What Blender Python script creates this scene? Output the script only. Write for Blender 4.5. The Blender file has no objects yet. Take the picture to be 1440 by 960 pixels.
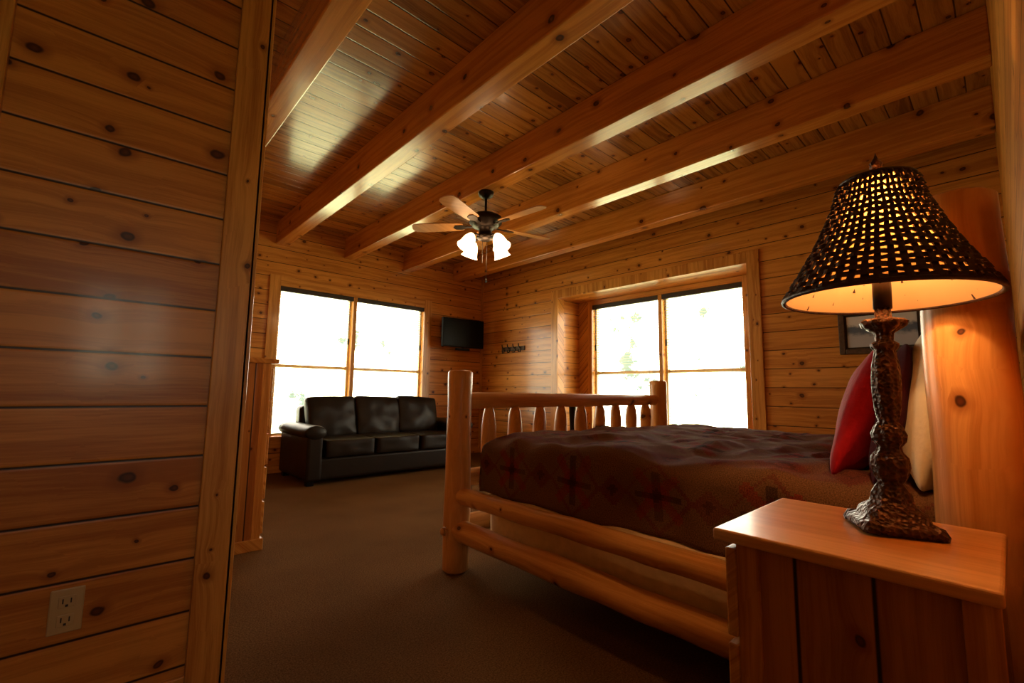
import bpy, math, random
from mathutils import Vector, Matrix, noise, Quaternion
random.seed(7)
S=bpy.context.scene
COL=S.collection
# ------------------------------------------------------------------ node helpers
class NT:
    def __init__(s,name):
        s.m=bpy.data.materials.new(name); s.m.use_nodes=True
        s.t=s.m.node_tree; s.b=s.t.nodes['Principled BSDF']; s.out=s.t.nodes['Material Output']
    def n(s,typ,**k):
        x=s.t.nodes.new(typ)
        for a,b in k.items(): setattr(x,a,b)
        return x
    def set(s,sock,v):
        if isinstance(v,bpy.types.NodeSocket): s.t.links.new(v,sock)
        else: sock.default_value=v
    def math(s,op,a,b=0.0,c=None,clamp=False):
        x=s.n('ShaderNodeMath',operation=op,use_clamp=clamp)
        s.set(x.inputs[0],a); s.set(x.inputs[1],b)
        if c is not None: s.set(x.inputs[2],c)
        return x.outputs[0]
    def mix(s,f,a,b,blend='MIX'):
        x=s.n('ShaderNodeMix',data_type='RGBA',blend_type=blend)
        s.set(x.inputs[0],f)
        s.set(x.inputs[6],a if isinstance(a,bpy.types.NodeSocket) else (*a,1))
        s.set(x.inputs[7],b if isinstance(b,bpy.types.NodeSocket) else (*b,1))
        return x.outputs[2]
    def mr(s,v,a,b,c,d,smooth=False):
        x=s.n('ShaderNodeMapRange')
        if smooth: x.interpolation_type='SMOOTHSTEP'
        s.set(x.inputs[0],v)
        for i,q in enumerate((a,b,c,d)): x.inputs[i+1].default_value=q
        return x.outputs[0]
    def comb(s,x,y,z=0.0):
        c=s.n('ShaderNodeCombineXYZ'); s.set(c.inputs[0],x); s.set(c.inputs[1],y); s.set(c.inputs[2],z); return c.outputs[0]
    def noise(s,vec,scale,detail=3,rough=.5):
        x=s.n('ShaderNodeTexNoise'); s.set(x.inputs['Vector'],vec); x.inputs['Scale'].default_value=scale
        x.inputs['Detail'].default_value=detail; x.inputs['Roughness'].default_value=rough
        return x.outputs['Fac']
    def obj(s):
        x=s.n('ShaderNodeTexCoord'); return x
    def bump(s,h,strength,dist=.01):
        x=s.n('ShaderNodeBump'); s.set(x.inputs['Height'],h); x.inputs['Strength'].default_value=strength; x.inputs['Distance'].default_value=dist
        s.t.links.new(x.outputs[0],s.b.inputs['Normal'])
    def P(s,**k):
        for a,v in k.items(): s.set(s.b.inputs[a.replace('_',' ')],v if not isinstance(v,tuple) or len(v)==4 else (*v,1))

def wood(name,along=0,seam=None,light=(.70,.300,.056),dark=(.40,.130,.016),knots=1.0,rough=.34,coat=.28,grain=26,seamdark=(.030,.009,.002),cell=5.4,var=.65,gate=.30,spec=.3):
    N=NT(name); tc=N.obj(); sp=N.n('ShaderNodeSeparateXYZ'); N.t.links.new(tc.outputs['Object'],sp.inputs[0])
    o=[i for i in range(3) if i!=along]
    a=sp.outputs[along]; c=N.math('ADD',sp.outputs[o[0]],sp.outputs[o[1]])
    h=None
    if seam:
        q=N.math('DIVIDE',c,seam); idn=N.math('FLOOR',q); fr=N.math('FRACT',q)
        a=N.math('ADD',a,N.math('MULTIPLY',idn,3.71))
        w=N.n('ShaderNodeTexWhiteNoise',noise_dimensions='1D'); N.t.links.new(idn,w.inputs['W']); rnd=w.outputs['Value']
        edge=N.math('MINIMUM',fr,N.math('SUBTRACT',1.0,fr))
        edge=N.math('MULTIPLY',edge,seam)
        sm=N.mr(edge,.0015,.0055,1,0,True); h=N.mr(edge,.0,.010,0,1,True)
    v=N.n('ShaderNodeTexVoronoi',voronoi_dimensions='2D',feature='F1'); v.inputs['Scale'].default_value=cell
    wob=N.noise(N.comb(N.math('MULTIPLY',a,12),N.math('MULTIPLY',c,12)),1.0,2)
    N.t.links.new(N.comb(N.math('ADD',N.math('MULTIPLY',a,.85),N.math('MULTIPLY',wob,.03)),N.math('ADD',c,N.math('MULTIPLY',wob,.02))),v.inputs['Vector'])
    sc=N.n('ShaderNodeSeparateColor'); N.t.links.new(v.outputs['Color'],sc.inputs[0])
    rad=N.math('MULTIPLY_ADD',N.math('POWER',sc.outputs[0],1.5),.050,.018)
    rad=N.math('MULTIPLY',rad,N.math('MULTIPLY_ADD',N.math('GREATER_THAN',sc.outputs[1],gate),1.0,.02))
    rad=N.math('MULTIPLY',rad,knots*cell/4.0)
    ratio=N.math('DIVIDE',v.outputs['Distance'],N.math('MAXIMUM',rad,.0005))
    swirl=N.math('DIVIDE',.05,N.math('ADD',1.0,ratio))
    cg=N.math('ADD',c,swirl)
    g1=N.noise(N.comb(N.math('MULTIPLY',a,1.1),N.math('MULTIPLY',cg,grain)),1.0,4,.6)
    g2=N.noise(N.comb(N.math('MULTIPLY',a,6),N.math('MULTIPLY',cg,grain*7)),1.0,3,.65)
    big=N.noise(N.comb(N.math('MULTIPLY',a,.9),N.math('MULTIPLY',c,3.0)),1.0,2)
    f=N.mr(g1,.40,.62,0,1,True)
    f=N.math('ADD',N.math('MULTIPLY',f,.55),N.mr(g2,.3,.7,0,.38))
    f=N.math('ADD',f,N.mr(big,.3,.7,-.18,.22))
    if seam: f=N.math('ADD',f,N.math('MULTIPLY',N.math('SUBTRACT',rnd,.5),var))
    f=N.math('ADD',f,0.0,clamp=True)
    col=N.mix(f,light,dark)
    halo=N.mr(ratio,1.0,3.2,.6,0,True)
    col=N.mix(halo,col,(.26,.065,.007))
    kn=N.mr(ratio,.75,1.25,1,0,True)
    kc=N.mix(N.mr(ratio,.25,1.0,0,1),(.12,.030,.006),(.030,.009,.003))
    col=N.mix(kn,col,kc)
    if seam: col=N.mix(sm,col,seamdark)
    N.P(Base_Color=col,Roughness=rough,Coat_Weight=coat,Coat_Roughness=.14)
    N.b.inputs['Specular IOR Level'].default_value=spec
    hh=N.math('MULTIPLY',g2,.08)
    if h is not None: hh=N.math('ADD',hh,h)
    N.bump(hh,.25,.005)
    return N.m

def plain(name,col,rough=.5,metal=0,noise_amt=.15,scale=30,bump=0,coat=0,spec=None):
    N=NT(name); tc=N.obj(); nz=N.noise(tc.outputs['Object'],scale,4)
    c2=tuple(max(0,x*(1-noise_amt*2)) for x in col); c1=tuple(x*(1+noise_amt) for x in col)
    N.P(Base_Color=N.mix(nz,c2,c1),Roughness=rough,Metallic=metal,Coat_Weight=coat)
    if spec is not None: N.b.inputs['Specular IOR Level'].default_value=spec
    if bump: N.bump(nz,bump,.01)
    return N.m
def emit(name,col,st):
    N=NT(name); N.P(Base_Color=(.9,.85,.75),Emission_Color=col,Emission_Strength=st); return N.m

# woods
M_wx=wood('pine_boards_along_x',0,.178)
M_wy=wood('pine_boards_along_y',1,.178)
M_part=wood('pine_boards_partition',0,.164,light=(.68,.275,.050),dark=(.40,.125,.017),rough=.38,coat=.20)
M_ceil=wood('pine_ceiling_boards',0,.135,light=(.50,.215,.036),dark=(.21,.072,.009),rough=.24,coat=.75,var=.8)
M_beam=wood('pine_beam',1,None,light=(.66,.270,.044),dark=(.40,.130,.017),rough=.26,coat=.85,cell=3.1,knots=1.5,gate=.15)
M_tx=wood('pine_trim_x',0,None,knots=.7,light=(.74,.35,.075)); M_ty=wood('pine_trim_y',1,None,knots=.7,light=(.74,.35,.075)); M_tz=wood('pine_trim_z',2,None,knots=.7,light=(.74,.35,.075))
LG=dict(light=(.74,.38,.115),dark=(.48,.19,.038),knots=.9,cell=5.5,rough=.40,coat=.15)
M_lx=wood('log_x',0,None,**LG); M_ly=wood('log_y',1,None,**LG); M_lz=wood('log_z',2,None,**LG)
M_oaktop=wood('nightstand_top_wood',1,None,light=(.80,.43,.15),dark=(.54,.24,.06),knots=.02,rough=.32,coat=.3,grain=18)
M_vert=wood('cabinet_boards_vertical',2,.125,light=(.58,.25,.055),dark=(.35,.125,.020),knots=.45)
M_blade=wood('fan_blade_wood',0,None,light=(.54,.26,.09),dark=(.40,.17,.045),knots=.01)
# carpet
N=NT('carpet'); tc=N.obj(); a=N.noise(tc.outputs['Object'],150,3,.85); a=N.mr(a,.3,.7,0,1); b=N.noise(tc.outputs['Object'],1.7,4)
c=N.mix(a,(.085,.036,.012),(.50,.26,.10)); c=N.mix(N.mr(b,.3,.7,0,.4),c,(.12,.055,.020)); N.P(Base_Color=c,Roughness=.95); N.b.inputs['Specular IOR Level'].default_value=.03; N.bump(a,.9,.012); M_carpet=N.m
# leather
N=NT('dark_leather'); tc=N.obj(); v=N.n('ShaderNodeTexVoronoi'); v.inputs['Scale'].default_value=180; N.t.links.new(tc.outputs['Object'],v.inputs['Vector'])
nz=N.noise(tc.outputs['Object'],6,4); N.P(Base_Color=N.mix(nz,(.008,.005,.003),(.020,.012,.007)),Roughness=.40); N.b.inputs['Specular IOR Level'].default_value=.22; N.bump(N.math('ADD',N.math('MULTIPLY',v.outputs['Distance'],.2),nz),.35,.008); M_leather=N.m
M_bronze=plain('dark_bronze',(.030,.017,.011),.4,.7,.3,60)
M_black=plain('black_plastic',(.004,.004,.005),.45,0,.1,spec=.12)
M_screen=plain('tv_screen_glass',(.003,.003,.004),.3,0,.05,spec=.10)
M_vinyl=plain('window_vinyl_tan',(.55,.38,.20),.4,0,.05)
M_slat=plain('blind_slats',(.50,.34,.17),.5,0,.05)
M_rail_dark=plain('blind_headrail',(.03,.014,.007),.5)
M_white=plain('outlet_almond',(.55,.38,.17),.35,0,.03)
M_slot=plain('outlet_slot',(.03,.02,.015),.5)
M_cream=plain('cream_cotton',(.74,.60,.40),.9,0,.06,60,.2)
M_red=plain('red_pillow_cloth',(.40,.006,.012),.85,0,.15,60,.2,spec=.2)
M_maroon=plain('dark_maroon_cloth',(.05,.005,.012),.9,0,.15,60,.2,spec=.2)
M_box=plain('box_spring_fabric',(.80,.58,.32),.9,0,.12,25,.3)
# lamp base, carved
N=NT('carved_lamp_resin'); tc=N.obj(); v=N.n('ShaderNodeTexVoronoi'); v.inputs['Scale'].default_value=110; N.t.links.new(tc.outputs['Object'],v.inputs['Vector'])
N.P(Base_Color=N.mix(v.outputs['Distance'],(.014,.005,.002),(.085,.026,.008)),Roughness=.36,Metallic=.4); N.bump(v.outputs['Distance'],.7,.006); M_lamp=N.m
M_weave=plain('woven_rattan',(.050,.016,.008),.5,0,.4,90,.3)
# liner: translucent
N=NT('lamp_shade_liner'); N.P(Base_Color=(.85,.50,.22),Roughness=.8)
tr=N.n('ShaderNodeBsdfTranslucent'); tr.inputs[0].default_value=(.92,.43,.12,1); mx=N.n('ShaderNodeMixShader'); mx.inputs[0].default_value=.5
N.t.links.new(N.b.outputs[0],mx.inputs[1]); N.t.links.new(tr.outputs[0],mx.inputs[2]); N.t.links.new(mx.outputs[0],N.out.inputs[0]); M_liner=N.m
# glass
N=NT('window_glass'); g=N.n('ShaderNodeBsdfGlossy'); g.inputs['Roughness'].default_value=.02; t=N.n('ShaderNodeBsdfTransparent'); mx=N.n('ShaderNodeMixShader'); mx.inputs[0].default_value=.06
N.t.links.new(t.outputs[0],mx.inputs[1]); N.t.links.new(g.outputs[0],mx.inputs[2]); N.t.links.new(mx.outputs[0],N.out.inputs[0]); M_glass=N.m
M_fanglass=emit('frosted_fan_glass',(1,.66,.34,1),5)
M_bulb=emit('lamp_bulb_glass',(1,.6,.25,1),25)
# quilt pattern
N=NT('southwest_bedspread'); tc=N.obj(); sp=N.n('ShaderNodeSeparateXYZ'); N.t.links.new(tc.outputs['UV'],sp.inputs[0])
qs=.012
qu=N.math('MULTIPLY',N.math('FLOOR',N.math('DIVIDE',sp.outputs[0],qs)),qs); qv=N.math('MULTIPLY',N.math('FLOOR',N.math('DIVIDE',sp.outputs[1],qs)),qs)
def cell(x,per,off=0): return N.math('ABSOLUTE',N.math('SUBTRACT',N.math('MODULO',N.math('ADD',x,10+off),per),per/2))
PU=.52
cu=cell(qu,PU,.255); cv=cell(qv,.42)
m=N.math('ADD',cu,cv)
nz=N.noise(tc.outputs['UV'],230,3,.8); nz=N.mr(nz,.3,.7,0,1); nb=N.noise(tc.outputs['UV'],3,3)
fade=N.mr(N.noise(tc.outputs['UV'],5,3),.35,.65,.55,1.0)
base=N.mix(nz,(.050,.020,.009),(.27,.135,.058))
def lay(base,cond,col,amt=.8): return N.mix(N.math('MULTIPLY',N.math('MULTIPLY',cond,amt*.85),fade),base,N.mix(nz,tuple(x*.3 for x in col),tuple(x*1.2 for x in col)))
red=(.30,.024,.016); mar=(.17,.026,.024); blk=(.030,.012,.008)
lt=lambda x,y:N.math('LESS_THAN',x,y)
def rng(x,a,b): return N.math('MULTIPLY',lt(a,x),lt(x,b))
cb=cell(qu,PU,.255+PU/2)
m2=N.math('ADD',cb,cell(qv,.21,.1))
base=lay(base,lt(cb,.085),mar,.55)
base=lay(base,lt(m2,.095),mar,.8); base=lay(base,rng(m2,.03,.05),blk,.6)
base=lay(base,rng(m,.135,.155),mar,.8)
base=lay(base,lt(m,.070),red,.9)
d1=N.math('ABSOLUTE',N.math('SUBTRACT',cu,cv))
base=lay(base,N.math('MULTIPLY',lt(d1,.030),lt(m,.19)),red,.8)
base=lay(base,N.math('MULTIPLY',lt(cu,.014),lt(cv,.10)),blk,.8)
base=lay(base,N.math('MULTIPLY',lt(cv,.014),lt(cu,.10)),blk,.8)
base=lay(base,lt(m,.034),blk,.9)
m3=N.math('ADD',cu,cell(qv,.42,.21)); base=lay(base,lt(m3,.065),mar,.9); base=lay(base,lt(m3,.025),blk,.8)
N.P(Base_Color=base,Roughness=.92); N.b.inputs['Specular IOR Level'].default_value=.1; N.bump(N.math('ADD',nz,nb),.4,.006); M_quilt=N.m
# picture art
N=NT('snowy_landscape_print'); tc=N.obj(); sp=N.n('ShaderNodeSeparateXYZ'); N.t.links.new(tc.outputs['Object'],sp.inputs[0])
nz=N.noise(tc.outputs['Object'],14,6,.7); zz=N.math('ADD',sp.outputs[2],N.math('MULTIPLY',nz,.10))
c=N.mix(N.mr(zz,1.55,1.60,0,1,True),(.48,.52,.60),(.12,.17,.26)); c=N.mix(N.mr(zz,1.63,1.67,0,1,True),c,(.70,.74,.80)); N.P(Base_Color=c,Roughness=.25); M_art=N.m
M_frame=plain('weathered_frame',(.10,.05,.022),.6,0,.4,40,.4)

# ------------------------------------------------------------------ mesh helpers
import bmesh
def mkobj(name,verts,faces,mat,parent=None,smooth=False,bevel=0,seg=2,sub=0):
    me=bpy.data.meshes.new(name); me.from_pydata([tuple(v) for v in verts],[],faces); me.update()
    bm=bmesh.new(); bm.from_mesh(me); bmesh.ops.recalc_face_normals(bm,faces=bm.faces); bm.to_mesh(me); bm.free()
    ob=bpy.data.objects.new(name,me); COL.objects.link(ob)
    if mat: me.materials.append(mat)
    if smooth:
        for p in me.polygons: p.use_smooth=True
    if bevel:
        b=ob.modifiers.new('bevel','BEVEL'); b.width=bevel; b.segments=seg; b.limit_method='ANGLE'
    if sub:
        b=ob.modifiers.new('sub','SUBSURF'); b.levels=sub; b.render_levels=sub
    if parent:
        ob.parent=parent; ob.matrix_parent_inverse=Matrix.Translation(parent.location).inverted()
    return ob
def empty(name,loc):
    e=bpy.data.objects.new(name,None); e.location=loc; e.empty_display_size=.1; COL.objects.link(e); return e
BF=[(0,1,3,2),(4,6,7,5),(0,4,5,1),(2,3,7,6),(0,2,6,4),(1,5,7,3)]
def boxes(name,bl,mat,parent=None,bevel=0,seg=2,xf=None):
    V=[];F=[]
    for mn,mx in bl:
        k=len(V)
        for x in (mn[0],mx[0]):
            for y in (mn[1],mx[1]):
                for z in (mn[2],mx[2]):
                    p=Vector((x,y,z)); V.append(xf@p if xf else p)
        F+= [tuple(k+i for i in f) for f in BF]
    return mkobj(name,V,F,mat,parent,False,bevel,seg)
def box(name,mn,mx,mat,parent=None,bevel=0,seg=2,xf=None): return boxes(name,[(mn,mx)],mat,parent,bevel,seg,xf)
def lathe(name,prof,cx,cy,z0,mat,parent=None,seg=40,mod=None,xf=None):
    V=[];F=[]
    for r,z in prof:
        for i in range(seg):
            t=2*math.pi*i/seg; rr=r*(mod(t,z) if mod else 1)
            p=Vector((rr*math.cos(t),rr*math.sin(t),z)); 
            if xf: p=xf@p
            V.append(p+Vector((cx,cy,z0)))
    n=len(prof)
    for j in range(n-1):
        for i in range(seg):
            k=(i+1)%seg; F.append((j*seg+i,j*seg+k,(j+1)*seg+k,(j+1)*seg+i))
    if prof[0][0]>1e-5: F.append(tuple(range(seg-1,-1,-1)))
    if prof[-1][0]>1e-5: F.append(tuple((n-1)*seg+i for i in range(seg)))
    return mkobj(name,V,F,mat,parent,True)
def log(name,p0,p1,r0,r1,mat,parent=None,rough=.05,seg=20,rings=None,prof=None,seed=0):
    p0=Vector(p0);p1=Vector(p1);d=p1-p0;L=d.length;d.normalize()
    ref=Vector((0,0,1)) if abs(d.z)<.9 else Vector((1,0,0)); u=d.cross(ref).normalized(); w=d.cross(u)
    rings=rings or max(6,int(L/.07))
    V=[];F=[];e=.012/L
    sl=[(0,.0),(0,.82),(e,1.0)]+[(i/rings,1.0) for i in range(1,rings)]+[(1-e,1.0),(1,.82),(1,0)]
    for t,k in sl:
        r=(r0+(r1-r0)*t)*k*(prof(t) if prof else 1)
        for i in range(seg):
            a=2*math.pi*i/seg
            q=p0+d*(L*t); dirv=u*math.cos(a)+w*math.sin(a)
            nn=noise.noise(q*4+dirv*.8+Vector((seed,0,0)))
            V.append(q+dirv*max(r*(1+rough*2*nn),0.0001))
    for j in range(len(sl)-1):
        for i in range(seg):
            k=(i+1)%seg; F.append((j*seg+i,j*seg+k,(j+1)*seg+k,(j+1)*seg+i))
    return mkobj(name,V,F,mat,parent,True)
def cushion(name,c,size,mat,parent=None,rot=(0,0,0),puff=.25,n=12,ex=.35,wr=.006):
    V=[];F=[];sx,sy,sz=[s/2 for s in size]
    from mathutils import Euler
    R=Euler(rot).to_matrix(); idx={}
    def vert(i,j,k):
        key=(i,j,k)
        if key in idx: return idx[key]
        a,b,g=[2*q/n-1 for q in key]
        def sh(t,u,v): return t*(1-ex*.12*(u*u+v*v))
        th=1-puff*(max(abs(a),abs(g))**3)*1.0-puff*.5*(abs(a*g)**2)
        x=sx*sh(a,b,0);z=sz*sh(g,b,0);y=sy*b*th
        p=Vector((x,y,z))
        nn=noise.noise(p*7+Vector(c)*3)*wr; p+=Vector((0,nn*2,nn))
        idx[key]=len(V); V.append(R@p+Vector(c)); return idx[key]
    rn=range(n)
    for a in rn:
        for b in rn:
            F.append((vert(a,b,0),vert(a,b+1,0),vert(a+1,b+1,0),vert(a+1,b,0)))
            F.append((vert(a,b,n),vert(a+1,b,n),vert(a+1,b+1,n),vert(a,b+1,n)))
            F.append((vert(a,0,b),vert(a+1,0,b),vert(a+1,0,b+1),vert(a,0,b+1)))
            F.append((vert(a,n,b),vert(a,n,b+1),vert(a+1,n,b+1),vert(a+1,n,b)))
            F.append((vert(0,a,b),vert(0,a,b+1),vert(0,a+1,b+1),vert(0,a+1,b)))
            F.append((vert(n,a,b),vert(n,a+1,b),vert(n,a+1,b+1),vert(n,a,b+1)))
    return mkobj(name,V,F,mat,parent,True,sub=1)
def tube(name,pts,r,mat,parent=None,cyc=False):
    cu=bpy.data.curves.new(name,'CURVE'); cu.dimensions='3D'; cu.bevel_depth=r; cu.bevel_resolution=2
    s=cu.splines.new('POLY'); s.points.add(len(pts)-1)
    for i,p in enumerate(pts): s.points[i].co=(*p,1)
    s.use_cyclic_u=cyc; cu.materials.append(mat)
    ob=bpy.data.objects.new(name,cu); COL.objects.link(ob)
    if parent: ob.parent=parent; ob.matrix_parent_inverse=Matrix.Translation(parent.location).inverted()
    return ob

# ------------------------------------------------------------------ room
XR=4.8; YB=6.0; YH=-.06; ZC=3.05; YP=1.85; XP=.386; XO=5.26
HX=-1.6; HY=-1.6
box('floor',(HX-.15,HY-.15,-.1),(XO+.15,YB+.16,0),M_carpet)
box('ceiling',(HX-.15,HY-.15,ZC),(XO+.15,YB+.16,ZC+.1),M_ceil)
wx0,wx1,wz0,wz1=1.61,3.66,.42,2.26
boxes('wall_back',[((XP,YB,0),(wx0,YB+.16,ZC)),((wx1,YB,0),(XR,YB+.16,ZC)),((wx0,YB,0),(wx1,YB+.16,wz0)),((wx0,YB,wz1),(wx1,YB+.16,ZC))],M_wx)
by0,by1,bz0,bz1=1.72,4.27,.42,2.33
gy0,gy1=1.94,4.02
boxes('wall_right',[((XR,YH-.15,0),(XR+.12,by0,ZC)),((XR,by1,0),(XR+.12,YB+.16,ZC)),((XR,by0,0),(XR+.12,by1,bz0)),((XR,by0,bz1),(XR+.12,by1,ZC))],M_wy)
boxes('wall_alcove',[((XO,by0-.1,0),(XO+.14,gy0,ZC)),((XO,gy1,0),(XO+.14,by1+.1,ZC)),((XO,gy0,0),(XO+.14,gy1,wz0)),((XO,gy0,wz1),(XO+.14,gy1,ZC)),
   ((XR+.12,by0-.1,0),(XO,by0,ZC)),((XR+.12,by1,0),(XO,by1+.1,ZC))],M_wx)
boxes('trim_alcove_seat',[((XR-.02,by0,bz0-.03),(XO,by1,bz0)),((XR+.1,by0,bz1),(XO,by1,bz1+.03))],M_ty)
box('wall_head',(.8,YH-.14,0),(XR,YH,ZC),M_wx)
boxes('wall_partition',[((HX,YP,0),(XP,YP+.14,ZC))],M_part)
box('wall_left',(XP-.14,YP+.14,0),(XP,YB+.16,ZC),M_wy)
hw0,hw1,hz0,hz1=-.12,.48,1.0,1.9
boxes('wall_hall',[((HX-.14,HY,0),(HX,YP+.14,ZC)),((.8,HY,0),(.94,YH-.14,ZC)),((HX-.14,HY-.14,0),(hw0,HY,ZC)),((hw1,HY-.14,0),(.94,HY,ZC)),((hw0,HY-.14,0),(hw1,HY,hz0)),((hw0,HY-.14,hz1),(hw1,HY,ZC))],M_wx)
# beams
bw=.145
b=[((x-bw,HY,2.77),(x,YB,ZC)) for x in (.80,1.665,2.525,3.42,4.32)]
for i,(mn,mx) in enumerate(b):
    if i>0: mn=(mn[0],YH,mn[2])
    box('ceiling_beam' if i==0 else 'ceiling_beam.%03d'%i,mn,mx,M_beam,bevel=.008)
# partition trim
box('trim_1',(XP-.092,YP-.02,0),(XP+.012,YP,ZC),M_tz,bevel=.003)
box('trim_2',(XP,YP-.02,0),(XP+.02,YP+.10,ZC),M_tz,bevel=.003)
box('trim_3',(-.36,YP-.025,0),(-.25,YP,ZC),M_tz,bevel=.003)
box('trim_4',(XR-.03,YB-.03,0),(XR,YB,2.9),M_tz)
box('baseboard_partition',(-.25,YP-.016,0),(XP-.092,YP,.09),M_tx,bevel=.003)
box('baseboard_back',(XP,YB-.016,0),(XR-.03,YB,.10),M_tx,bevel=.003)
boxes('baseboard_right',[((XR-.016,YH,0),(XR,YB-.03,.10))],M_ty,bevel=.003)
cw=.12
boxes('trim_alcove_casing',[((XR-.022,by0-cw,bz0-.03),(XR,by0,bz1+cw)),((XR-.022,by1,bz0-.03),(XR,by1+cw,bz1+cw)),((XR-.022,by0,bz1),(XR,by1,bz1+cw))],M_tz,bevel=.003)
# windows
def window(name,mp,u0,u1,z0,z1,zm,mull,casemat_h,loc,mw=.05,c=.085):
    E=empty(name,loc)
    def bx(nm,l,mat,bev=0):
        out=[]
        for (a,w,z),(a2,w2,z2) in l:
            p=mp(a,w,z);q=mp(a2,w2,z2); out.append((tuple(min(s,t) for s,t in zip(p,q)),tuple(max(s,t) for s,t in zip(p,q))))
        return boxes(nm,out,mat,E,bev)
    bx('casing',[((u0-c,-.02,z0-c),(u0,0,z1+c)),((u1,-.02,z0-c),(u1+c,0,z1+c))],M_tz,.003)
    bx('casing_head',[((u0,-.02,z1),(u1,0,z1+c)),((u0,-.02,z0-c),(u1,0,z0))],casemat_h,.003)
    bx('sill',[((u0-c,-.05,z0-.015),(u1+c,.05,z0+.01))],casemat_h,.003)
    um=mull
    bx('mullion',[((um-mw/2,-.01,z0),(um+mw/2,.13,z1))],M_tz,.003)
    fr=[];gl=[];hr=[];sl=[]
    for a,b2 in ((u0,um-mw/2),(um+mw/2,u1)):
        f=.03
        fr+=[((a,.06,z0),(a+f,.12,z1)),((b2-f,.06,z0),(b2,.12,z1)),((a+f,.06,z0),(b2-f,.12,z0+f)),((a+f,.06,z1-f),(b2-f,.12,z1)),((a+f,.065,zm-.02),(b2-f,.11,zm+.02))]
        gl.append(((a+f,.088,z0+f),(b2-f,.091,z1-f)))
        hr.append(((a+.004,-.005,z1-.06),(b2-.004,.045,z1-.002)))
        z=z1-.075
        while z>z0+.06:
            sl.append(((a+.012,.008,z),(b2-.012,.042,z+.0018))); z-=.034
        sl.append(((a+.012,.012,z0+.03),(b2-.012,.037,z0+.045)))
    bx('sash_frames',fr,M_vinyl); bx('glass',gl,M_glass); bx('blind_headrails',hr,M_rail_dark); bx('blind_slats',sl,M_slat)
    ct=[]
    for a,b2 in ((u0,um-mw/2),(um+mw/2,u1)):
        for q in (.15,.85): uu=a+(b2-a)*q; ct.append(((uu-.001,.023,z0+.04),(uu+.001,.026,z1-.03)))
        uu=a+(b2-a)*.95; ct.append(((uu-.003,.0,1.62),(uu+.003,.004,z1-.03))); ct.append(((uu-.011,-.004,1.60),(uu+.011,.012,1.68)))
    bx('blind_cords',ct,M_rail_dark)
window('window_1',lambda a,w,z:(a,YB+w,z),wx0,wx1,wz0,wz1,1.28,2.57,M_tx,(2.6,YB,1.3),c=.125)
window('window_2',lambda a,w,z:(XO+w,a,z),gy0,gy1,wz0,wz1,1.28,2.95,M_ty,(XO,3,1.3),c=.068)
window('window_3',lambda a,w,z:(a,HY-w,z),hw0,hw1,hz0,hz1,1.45,.20,M_tx,(.2,HY,1.4))
for nm,loc,rot,sx,sy in (('portal_a',((wx0+wx1)/2,YB+.15,(wz0+wz1)/2),(math.radians(-90),0,0),wx1-wx0,wz1-wz0),('portal_b',(XO+.13,(gy0+gy1)/2,(wz0+wz1)/2),(0,math.radians(90),0),wz1-wz0,gy1-gy0),
     ('portal_c',((hw0+hw1)/2,HY-.13,(hz0+hz1)/2),(math.radians(90),0,0),hw1-hw0,hz1-hz0)):
    L=bpy.data.lights.new(nm,'AREA'); L.shape='RECTANGLE'; L.size=sx; L.size_y=sy; L.cycles.is_portal=True
    o=bpy.data.objects.new(nm,L); o.location=loc; o.rotation_euler=rot; COL.objects.link(o)
# outlet
E=empty('wall_outlet',(0,YP,.37))
box('plate',(-.036,YP-.007,.31),(.036,YP,.43),M_white,E,.004)
for dz in (.345,.395):
    box('socket',(-.018,YP-.010,dz-.016),(.018,YP-.006,dz+.016),M_white,E,.003)
    boxes('slots',[((-.010,YP-.0108,dz-.004),(-.007,YP-.0098,dz+.009)),((.007,YP-.0108,dz-.004),(.010,YP-.0098,dz+.009)),((-.003,YP-.0108,dz-.013),(.003,YP-.0098,dz-.007))],M_slot,E)

# ------------------------------------------------------------------ bed
B=empty('log_bed',(2.7,1.1,0))
x0,x1,yf,yh=1.59,3.82,2.18,.045
log('foot_post_near',(x0,yf,0),(x0,yf,1.12),.076,.070,M_lz,B,.06,seed=1)
log('foot_post_far',(x1,yf,0),(x1,yf,1.12),.078,.074,M_lz,B,.06,seed=2)
log('head_post_near',(x0+.03,yh+.02,0),(x0+.03,yh+.02,1.52),.090,.084,M_lz,B,.04,seed=3)
log('head_post_far',(x1,yh+.02,0),(x1,yh+.02,1.46),.085,.08,M_lz,B,.04,seed=4)
log('foot_top_rail',(x0,yf,.945),(x1,yf,.945),.048,.045,M_lx,B,.07,seed=5)
log('foot_low_rail',(x0,yf,.50),(x1,yf,.50),.05,.05,M_lx,B,.07,seed=6)
log('foot_bottom_rail',(x0,yf,.24),(x1,yf,.24),.055,.055,M_lx,B,.07,seed=6)
log('head_top_rail',(x0,yh+.02,1.3),(x1,yh+.02,1.3),.05,.05,M_lx,B,.07,seed=7)
log('head_low_rail',(x0,yh+.02,.6),(x1,yh+.02,.6),.05,.05,M_lx,B,.07,seed=8)
for i in range(9):
    xx=x0+(x1-x0)*(i+1)/10
    pf=lambda t:.48+.60*min(1,min(t,1-t)*4.5)
    log('foot_spindle_%d'%(i+1),(xx,yf,.52),(xx,yf,.93),.043,.041,M_lz,B,.14,prof=pf,seed=i*3)
    log('head_spindle_%d'%(i+1),(xx,yh+.02,.62),(xx,yh+.02,1.28),.038,.036,M_lz,B,.12,prof=pf,seed=i*3+50)
for s,xx in (('near',x0),('far',x1)):
    log('side_rail_upper_'+s,(xx,yh,.405),(xx,yf+.0,.415),.043,.047,M_ly,B,.10,seed=9)
    log('side_rail_lower_'+s,(xx,yh,.205),(xx,yf+.0,.225),.056,.058,M_ly,B,.10,seed=10)
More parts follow.
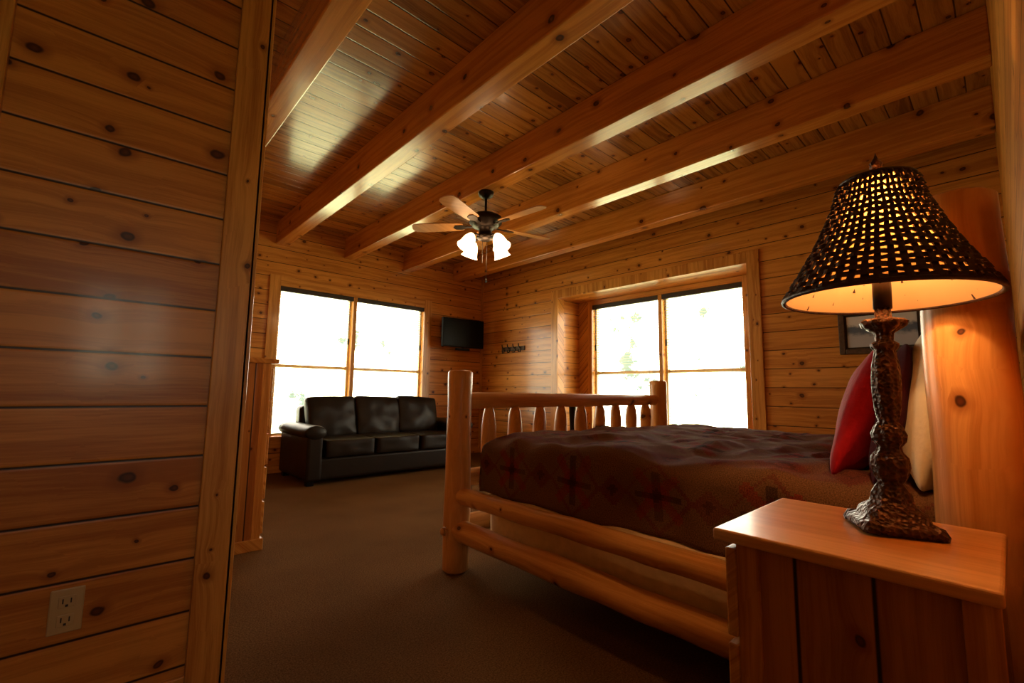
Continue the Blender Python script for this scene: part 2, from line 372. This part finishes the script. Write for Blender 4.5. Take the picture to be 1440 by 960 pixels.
log('rail_end_knob',(x0-.07,yf,.225),(x0-.10,yf,.225),.022,.02,M_lx,B,.1)
cushion('box_spring',(2.70,1.10,.325),(2.06,1.92,.22),M_box,B,puff=.02,n=16,ex=.1,wr=.014)
box('mattress',(1.72,.14,.40),(3.70,2.02,.68),M_cream,B,.05,4)
def spread():
    X0,X1,Y0,Y1=1.67,3.745,.13,2.075; top=.735; drop=.30; cx=(X0+X1)/2; cy=(Y0+Y1)/2
    hw=(X1-X0)/2; hl=(Y1-Y0)/2; rr=.07
    nu,nv=150,140; V=[];F=[];UV=[]
    def fold(s,h):
        a=abs(s)-(h-rr); sg=1 if s>=0 else -1
        if a<=0: return s,0
        q=rr*math.pi/2
        if a<q:
            t=a/rr; return sg*(h-rr+rr*math.sin(t)), rr*(1-math.cos(t))
        return sg*h, rr+(a-q)
    su=hw-rr+rr*math.pi/2+drop-rr; sv=hl-rr+rr*math.pi/2+drop-rr
    for j in range(nv+1):
        for i in range(nu+1):
            s=-su+2*su*i/nu; t=-(hl)+(sv+hl)*j/nv
            x,dx=fold(s,hw); y,dy=fold(t,hl) if t>0 else (t,0)
            d=max(dx,dy); p=Vector((cx+x,cy+y,top-d))
            w=noise.noise(Vector((x*2.2,y*2.6,1)))*.028+noise.noise(Vector((x*6,y*5,4)))*.016+(.5-abs(noise.noise(Vector((x*3+y*2,y*4-x,9)))))*.040-.01
            w+=noise.noise(Vector((x*14,y*10,2)))*.006
            if d<rr: p.z+=w
            if dx>.03: 
                k=min(1,dx/.2); p.x+= (-1 if x<0 else 1)*(noise.noise(Vector((t*6,dx*2,2)))*.038*k - .018*k); p.z+=noise.noise(Vector((t*2.3,0,7)))*.025*k
            if dy>.03:
                k=min(1,dy/.2); p.y+=noise.noise(Vector((s*4,dy*2,2)))*.02*k-.01*k
            p.z+=.02*(1-min(1,abs(x)/hw)**4)*(1-min(1,abs(y)/hl)**4) if d<rr else 0
            V.append(p); UV.append((s,t))
    for j in range(nv):
        for i in range(nu):
            a=j*(nu+1)+i; F.append((a,a+1,a+nu+2,a+nu+1))
    ob=mkobj('bedspread',V,F,M_quilt,B,True)
    uv=ob.data.uv_layers.new(name='UVMap')
    for l in ob.data.loops: uv.data[l.index].uv=UV[l.vertex_index]
    so=ob.modifiers.new('solid','SOLIDIFY'); so.thickness=.008
spread()
r=math.radians
def pillow(name,c,size,mat,rot,puff=.55): return cushion(name,c,size,mat,B,rot,puff,12,.6,.012)
pillow('pillow_red',(2.08,.345,.94),(.56,.16,.44),M_red,(r(20),0,r(3)))
pillow('pillow_cream',(1.97,.15,.965),(.56,.15,.46),M_cream,(r(6),0,0))
pillow('pillow_maroon',(2.01,.245,.94),(.58,.11,.43),M_maroon,(r(13),0,r(2)))
pillow('pillow_red_far',(3.2,.345,.945),(.62,.15,.44),M_red,(r(20),0,0))
pillow('pillow_cream_far',(3.25,.16,.97),(.66,.15,.46),M_cream,(r(6),0,0))

# ------------------------------------------------------------------ nightstand
T=empty('nightstand',(1.26,.24,0)); nx0,nx1,ny0,ny1,nz=1.03,1.485,.027,.465,.71
box('top',(nx0,ny0,nz-.025),(nx1,ny1,nz),M_oaktop,T,.006,3)
boxes('body',[((nx0+.03,ny0+.01,.0),(nx0+.05,ny1-.04,nz-.025)),((nx1-.05,ny0+.01,.0),(nx1-.03,ny1-.04,nz-.025)),((nx0+.05,ny0+.01,.05),(nx1-.05,ny0+.025,nz-.025)),((nx0+.05,ny0+.025,.05),(nx1-.05,ny1-.04,.07))],M_vert,T)
boxes('corner_stiles',[((nx0+.022,ny0+.005,0),(nx0+.032,ny0+.05,nz-.025)),((nx0+.022,ny1-.085,0),(nx0+.032,ny1-.04,nz-.025))],M_tz,T,.002)
for i,(za,zb) in enumerate(((.08,.27),(.285,.475),(.49,.67))):
    box('drawer_front_%d'%(i+1),(nx0+.018,ny1-.04,za),(nx1-.018,ny1-.018,zb),M_tx,T,.004)
    lathe('knob_%d'%(i+1),[(.006,0),(.006,.012),(.015,.016),(.016,.024),(.008,.03),(0,.031)],(nx0+nx1)/2,ny1-.018,(za+zb)/2,M_bronze,T,16,xf=Matrix.Rotation(r(-90),3,'X'))

# ------------------------------------------------------------------ table lamp (stands with a very slight lean)
LX,LY=1.32,.195
L=empty('table_lamp',(LX,LY,nz))
sq=lambda t,z:.80*(1+.20*abs(math.cos(2*t+.6))**2 if z<.05 else 1+.06*math.cos(8*t+z*30))
lathe('carved_base',[(0,0),(.088,0),(.094,.008),(.090,.018),(.072,.026),(.066,.04),(.050,.055),(.045,.075),(.034,.092),(.028,.10),(.036,.112),(.043,.135),(.040,.155),(.028,.168),(.026,.178),(.036,.19),(.039,.205),(.031,.222),(.022,.232),(.026,.245),(.030,.262),(.032,.285),(.033,.31),(.032,.335),(.030,.36),(.023,.392),(.030,.40),(.032,.408),(.020,.416),(.022,.432),(.05,.448),(.055,.458),(.046,.464),(.02,.468),(.018,.50)],LX,LY,nz,M_lamp,L,64,sq)
for k in range(4):
    a=k*math.pi/2-.3
    lathe('foot_%d'%k,[(0,0),(.018,0),(.020,.008),(.012,.022),(0,.026)],LX+.078*math.cos(a),LY+.078*math.sin(a),nz,M_lamp,L,14)
lathe('socket',[(0,.49),(.018,.49),(.018,.56),(.012,.565),(0,.566)],LX,LY,nz,M_bronze,L,20)
lathe('bulb',[(.012,.565),(.02,.585),(.03,.62),(.028,.65),(.014,.672),(0,.676)],LX,LY,nz,M_bulb,L,20)
tube('harp',[(LX+.05*math.sin(t)*1.0,LY,nz+.52+.26*(t/math.pi)) for t in [i*math.pi/12 for i in range(13)]],.0025,M_bronze,L)
tube('harp_side',[(LX-.05*math.sin(t)*1.0,LY,nz+.52+.26*(t/math.pi)) for t in [i*math.pi/12 for i in range(13)]],.0025,M_bronze,L)
lathe('finial',[(.006,.77),(.014,.80),(.018,.812),(.007,.82),(.012,.832),(.013,.842),(.004,.856),(0,.87)],LX,LY,nz,M_lamp,L,20)
zs0,zs1=.515,.795
pr=[(0,.196),(.12,.178),(.28,.152),(.45,.127),(.62,.106),(.8,.086),(1,.072)]
def srad(t):
    for (a,ra),(b2,rb) in zip(pr,pr[1:]):
        if t<=b2+1e-6: return ra+(rb-ra)*(t-a)/(b2-a)
    return pr[-1][1]
nr=20; 
lathe('shade_liner',[(srad(i/nr)-.006,zs0+(zs1-zs0)*i/nr) for i in range(nr+1)],LX,LY,nz,M_liner,L,56)
me=bpy.data.objects['shade_liner'].data
bm=bmesh.new(); bm.from_mesh(me); bmesh.ops.delete(bm,geom=[f for f in bm.faces if len(f.verts)>4],context='FACES'); bm.to_mesh(me); bm.free()
V=[];F=[]
def ribbon(pts,wv,closed,th=.0018):
    k0=len(V);n=len(pts)
    for p,(w,nn) in zip(pts,wv):
        for sa,sb in ((-1,-1),(1,-1),(1,1),(-1,1)): V.append(p+w*sa+nn*(sb*th))
    for i in range(n if closed else n-1):
        a=k0+4*i; b_=k0+4*((i+1)%n)
        for q in range(4): F.append((a+q,a+(q+1)%4,b_+(q+1)%4,b_+q))
C=Vector((LX,LY,nz)); ncol=50; rows=18
for j in range(rows):
    t=(j+.5)/rows; pts=[];wv=[]
    for i in range(ncol*4):
        a=2*math.pi*i/(ncol*4); off=.0050*math.cos(i/4*math.pi+ (j%2)*math.pi)
        rad=Vector((math.cos(a),math.sin(a),0))
        jz=noise.noise(Vector((math.cos(a)*4,math.sin(a)*4,j*1.7)))*.003
        hz=(zs1-zs0)/rows*(.33+.14*noise.noise(Vector((math.cos(a)*9,math.sin(a)*9,j*2.3+5))))
        rr=srad(t)+off+.001
        pts.append(C+rad*rr+Vector((0,0,zs0+(zs1-zs0)*t+jz)))
        wv.append((Vector((0,0,1))*hz-rad*hz*.5,rad))
    ribbon(pts,wv,True)
for i in range(ncol):
    pts=[];wv=[]
    for j in range(rows*2+1):
        t=j/(rows*2); a=2*math.pi*(i+.20*noise.noise(Vector((i*3.1,t*6,0))))/ncol; rad=Vector((math.cos(a),math.sin(a),0)); tan=Vector((-math.sin(a),math.cos(a),0))
        k=.60+.12*noise.noise(Vector((i*1.7,t*9,3)))
        pts.append(C+rad*(srad(t)-.0005)+Vector((0,0,zs0+(zs1-zs0)*t))); wv.append((tan*(srad(t)*math.pi/ncol*k),rad))
    ribbon(pts,wv,False)
mkobj('shade_weave',V,F,M_weave,L)
for nm,t,rr in (('shade_rim_low',0,.0055),('shade_rim_top',1,.0045)):
    tube(nm,[C+Vector((srad(t)*math.cos(a),srad(t)*math.sin(a),zs0+(zs1-zs0)*t)) for a in [i*math.pi/30 for i in range(60)]],rr,M_weave,L,True)
tube('shade_spider',[C+Vector((-srad(1),0,zs1-.004)),C+Vector((0,0,zs1-.02)),C+Vector((srad(1),0,zs1-.004))],.0025,M_bronze,L)
tube('shade_spider2',[C+Vector((0,-srad(1),zs1-.004)),C+Vector((0,0,zs1-.02)),C+Vector((0,srad(1),zs1-.004))],.0025,M_bronze,L)
def point(name,loc,e,col,rad,parent=None):
    l=bpy.data.lights.new(name,'POINT'); l.energy=e; l.color=col; l.shadow_soft_size=rad
    o=bpy.data.objects.new(name,l); o.location=loc; COL.objects.link(o)
    if parent: o.parent=parent; o.matrix_parent_inverse=Matrix.Translation(parent.location).inverted()
point('bulb_light',(LX,LY,nz+.70),11,(1,.58,.25),.02,L)
L.rotation_mode='QUATERNION'; L.rotation_quaternion=Quaternion((.676,.737,0),r(1.6)); L.location=(LX,LY,nz+.0025)

# ------------------------------------------------------------------ sofa
D=empty('leather_sofa',(2.72,5.4,0)); sx0,sx1,sy0,sy1=1.66,3.80,4.90,5.86
box('base_frame',(sx0+.03,sy0+.03,.05),(sx1-.03,sy1,.28),M_leather,D,.03,3)
boxes('feet',[((a,b2,0),(a+.07,b2+.07,.06)) for a in (sx0+.05,sx1-.12) for b2 in (sy0+.06,sy1-.12)],M_black,D)
for s,a in (('left',sx0),('right',sx1-.20)):
    box('arm_panel_'+s,(a+.02,sy0+.005,.05),(a+.18,sy1-.03,.55),M_leather,D,.03,4)
    V=[];F=[];n=24;st=[sy0,sy0+.01,sy0+.03]+[sy0+.1+i*.1 for i in range(8)]+[sy1-.04]
    for j,yy in enumerate(st):
        k=.85 if j==0 else (.96 if j==1 else 1)
        for i in range(n):
            t=2*math.pi*i/n; V.append((a+.10+.112*k*math.cos(t),yy,.545+.075*k*math.sin(t)))
    for j in range(len(st)-1):
        for i in range(n): F.append((j*n+i,j*n+(i+1)%n,(j+1)*n+(i+1)%n,(j+1)*n+i))
    F.append(tuple(range(n))); F.append(tuple((len(st)-1)*n+i for i in range(n)))
    mkobj('arm_roll_'+s,V,F,M_leather,D,True)
box('back_frame',(sx0+.17,sy1-.2,.2),(sx1-.17,sy1,.80),M_leather,D,.05,4)
cwid=(sx1-sx0-.40)/3
for i in range(3):
    cx=sx0+.20+cwid*(i+.5)
    cushion('seat_cushion_%d'%(i+1),(cx,sy0+.33,.37),(cwid-.006,.66,.19),M_leather,D,puff=.04,ex=.35)
    cushion('back_cushion_%d'%(i+1),(cx+.01,sy1-.30,.665),(cwid+.02,.22,.50),M_leather,D,(r(-17),r((-1,2,4)[i]),r((5,2,-1)[i])),.30,ex=.3,wr=.010)

# ------------------------------------------------------------------ chest of drawers
K=empty('chest_of_drawers',(.64,3.7,0)); kx0,kx1,ky0,ky1,kz=.40,.85,3.24,4.15,1.19
box('top',(kx0,ky0-.03,kz-.03),(kx1+.04,ky1+.03,kz),M_ty,K,.006)
box('carcass',(kx0,ky0,.06),(kx1,ky1,kz-.03),M_vert,K)
boxes('plinth',[((kx0,ky0-.015,0),(kx1+.02,ky1+.015,.07))],M_ty,K,.004)
box('side_stile',(kx1-.05,ky0-.008,.07),(kx1,ky0,kz-.03),M_tz,K,.002)
for i in range(5):
    za=.09+i*.212; box('drawer_front_%d'%(i+1),(kx1,ky0+.02,za),(kx1+.022,ky1-.02,za+.195),M_ty,K,.004)
    for yy in (ky0+.2,ky1-.2): lathe('knob',[(.008,0),(.008,.012),(.018,.018),(.018,.026),(0,.032)],kx1+.022,yy,za+.1,M_bronze,K,14,xf=Matrix.Rotation(r(90),3,'Y'))

# ------------------------------------------------------------------ TV
TV=empty('wall_mounted_tv',(4.22,5.8,1.9)); R=Matrix.Translation((4.22,5.74,1.90))@Matrix.Rotation(r(-6),4,'Z')
box('body',(-.37,-.02,-.225),(.37,.03,.225),M_black,TV,.006,xf=R)
box('screen',(-.35,-.022,-.20),(.35,-.019,.205),M_screen,TV,xf=R)
box('mount_arm',(-.04,.03,-.05),(.04,.25,.05),M_black,TV,.004,xf=R)
box('wall_plate',(4.10,5.975,1.78),(4.34,6.0,2.0),M_black,TV)
box('speaker_bar',(-.12,-.01,-.27),(.12,.03,-.235),M_black,TV,.004,xf=R)
# coat rack
H=empty('coat_rack',(XR,5.2,1.66))
box('board',(XR-.02,4.94,1.63),(XR,5.46,1.70),M_frame,H,.004)
for i in range(4):
    yy=5.01+i*.125
    tube('hook_%d'%(i+1),[(XR-.02,yy,1.68),(XR-.05,yy,1.67),(XR-.075,yy,1.70),(XR-.08,yy,1.735)],.008,M_bronze,H)
    tube('hook_low_%d'%(i+1),[(XR-.02,yy,1.66),(XR-.04,yy,1.61),(XR-.07,yy,1.605),(XR-.075,yy,1.64)],.008,M_bronze,H)
# picture
Q=empty('framed_picture',(XR,.70,1.55)); a0,a1,z0,z1=.40,.98,1.36,1.74
boxes('frame',[((XR-.03,a0,z0),(XR,a0+.045,z1)),((XR-.03,a1-.045,z0),(XR,a1,z1)),((XR-.03,a0+.045,z0),(XR,a1-.045,z0+.045)),((XR-.03,a0+.045,z1-.045),(XR,a1-.045,z1))],M_frame,Q,.005)
box('mat_board',(XR-.012,a0+.045,z0+.045),(XR-.008,a1-.045,z1-.045),M_slot,Q)
box('print',(XR-.016,a0+.060,z0+.058),(XR-.012,a1-.060,z1-.058),M_art,Q)
# pub table by the alcove
PT=empty('round_pub_table',(4.25,3.55,0))
lathe('top',[(0,.93),(.33,.93),(.345,.94),(.345,.955),(.335,.965),(0,.965)],4.25,3.55,0,M_black,PT,48)
lathe('pedestal',[(0,0),(.22,0),(.23,.015),(.06,.05),(.035,.09),(.03,.5),(.045,.88),(.09,.93),(0,.93)],4.25,3.55,0,M_bronze,PT,32)

# ------------------------------------------------------------------ ceiling fan
FX,FY=2.455,3.05; FN=empty('ceiling_fan',(FX,FY,2.77))
lathe('canopy',[(0,0),(.068,0),(.07,-.012),(.062,-.035),(.035,-.055),(.014,-.062),(0,-.062)],FX,FY,2.77,M_bronze,FN,32)
lathe('downrod',[(.011,-.05),(.011,-.20),(.02,-.205),(.02,-.22)],FX,FY,2.77,M_bronze,FN,20)
lathe('motor',[(0,-.19),(.05,-.195),(.10,-.21),(.145,-.235),(.15,-.255),(.145,-.285),(.12,-.30),(.115,-.32),(.08,-.335),(.06,-.35),(.055,-.39),(.075,-.40),(.075,-.425),(.05,-.44),(0,-.445)],FX,FY,2.77,M_bronze,FN,40)
for k in range(5):
    ang=r(58.5+72*k); RM=Matrix.Translation((FX,FY,2.77-.31))@Matrix.Rotation(ang,4,'Z')@Matrix.Rotation(r(11),4,'X')
    pts=[(.20,-.05),(.24,-.058),(.40,-.066),(.58,-.07),(.64,-.062),(.665,-.035),(.67,0)]
    poly=pts+[(x,-y) for x,y in reversed(pts[:-1])]
    Vv=[RM@Vector((x,y,.004)) for x,y in poly]+[RM@Vector((x,y,-.004)) for x,y in poly]; m_=len(poly)
    Ff=[tuple(range(m_)),tuple(range(2*m_-1,m_-1,-1))]+[(i,(i+1)%m_,m_+(i+1)%m_,m_+i) for i in range(m_)]
    mkobj('blade_%d'%(k+1),Vv,Ff,M_blade,FN)
    poly=[(.11,-.015),(.17,-.012),(.21,-.035),(.27,-.03),(.29,0),(.27,.03),(.21,.035),(.17,.012),(.11,.015)];m_=len(poly)
    Vv=[RM@Vector((x,y,-.004)) for x,y in poly]+[RM@Vector((x,y,-.011)) for x,y in poly]
    Ff=[tuple(range(m_)),tuple(range(2*m_-1,m_-1,-1))]+[(i,(i+1)%m_,m_+(i+1)%m_,m_+i) for i in range(m_)]
    mkobj('blade_iron_%d'%(k+1),Vv,Ff,M_bronze,FN)
for k in range(4):
    a=r(90*k+2.5); d=Vector((math.cos(a),math.sin(a),0)); c0=Vector((FX,FY,2.77-.415))
    tube('light_arm_%d'%k,[c0+d*.05,c0+d*.11+Vector((0,0,.005)),c0+d*.15+Vector((0,0,-.015))],.009,M_bronze,FN)
    tilt=Matrix.Rotation(a,3,'Z')@Matrix.Rotation(r(-28),3,'Y')@Matrix.Scale(1.2,3)
    p=c0+d*.15+Vector((0,0,-.01))
    lathe('glass_shade_%d'%k,[(.018,0),(.028,-.012),(.042,-.04),(.05,-.075),(.056,-.10),(.066,-.118),(.062,-.117),(.046,-.08),(.036,-.04),(.016,-.01)],p.x,p.y,p.z,M_fanglass,FN,24,xf=tilt)
tube('pull_chain',[(FX+.02,FY,2.33),(FX+.02,FY,1.98)],.0022,M_bronze,FN)
lathe('pull_fob',[(0,0),(.007,.004),(.008,.02),(.003,.035),(0,.036)],FX+.02,FY,1.95,M_bronze,FN,12)
tube('pull_chain_2',[(FX-.02,FY+.01,2.33),(FX-.02,FY+.01,2.12)],.0018,M_bronze,FN)
point('fan_light',(FX,FY,2.17),8,(1,.66,.34),.08,FN)

# ------------------------------------------------------------------ world: hazy bright sky with leafy patches
W=bpy.data.worlds.new('daylight'); S.world=W; W.use_nodes=True; t=W.node_tree; bg=t.nodes['Background']
tc=t.nodes.new('ShaderNodeTexCoord'); sp=t.nodes.new('ShaderNodeSeparateXYZ'); t.links.new(tc.outputs['Generated'],sp.inputs[0])
cr=t.nodes.new('ShaderNodeValToRGB'); mr=t.nodes.new('ShaderNodeMapRange'); mr.inputs[1].default_value=-1; mr.inputs[2].default_value=1
t.links.new(sp.outputs[2],mr.inputs[0]); t.links.new(mr.outputs[0],cr.inputs[0])
e=cr.color_ramp.elements; e[0].position=.40; e[0].color=(.62,.66,.30,1); e[1].position=.62; e[1].color=(1,.90,.74,1)
q=e.new(.5); q.color=(.94,.90,.62,1)
nz=t.nodes.new('ShaderNodeTexNoise'); nz.inputs['Scale'].default_value=16; nz.inputs['Detail'].default_value=10; nz.inputs['Roughness'].default_value=.75; t.links.new(tc.outputs['Generated'],nz.inputs['Vector'])
m2=t.nodes.new('ShaderNodeMapRange'); m2.inputs[1].default_value=.41; m2.inputs[2].default_value=.45; m2.inputs[3].default_value=.95; m2.inputs[4].default_value=15.5
t.links.new(nz.outputs['Fac'],m2.inputs[0]); t.links.new(m2.outputs[0],bg.inputs[1])
m3=t.nodes.new('ShaderNodeMapRange'); m3.inputs[1].default_value=.41; m3.inputs[2].default_value=.45; t.links.new(nz.outputs['Fac'],m3.inputs[0])
mx=t.nodes.new('ShaderNodeMix'); mx.data_type='RGBA'; t.links.new(m3.outputs[0],mx.inputs[0]); mx.inputs[6].default_value=(.76,.98,.68,1); t.links.new(cr.outputs[0],mx.inputs[7]); t.links.new(mx.outputs[2],bg.inputs[0])
S.view_settings.view_transform='Standard'

# ------------------------------------------------------------------ camera
yaw,pit,rol=r(42.5),r(6.3),r(.8)
f=Vector((math.sin(yaw)*math.cos(pit),math.cos(yaw)*math.cos(pit),math.sin(pit)))
rt=Vector((math.cos(yaw),-math.sin(yaw),0)); up=rt.cross(f)
rt2=rt*math.cos(rol)+up*math.sin(rol); up2=up*math.cos(rol)-rt*math.sin(rol)
cam=bpy.data.cameras.new('camera'); cam.sensor_width=36; cam.lens=16; cam.clip_start=.02
co=bpy.data.objects.new('camera',cam); COL.objects.link(co)
M=Matrix((rt2,up2,-f)).transposed().to_4x4(); M.translation=Vector((0,0,1.0)); co.matrix_world=M
S.camera=co
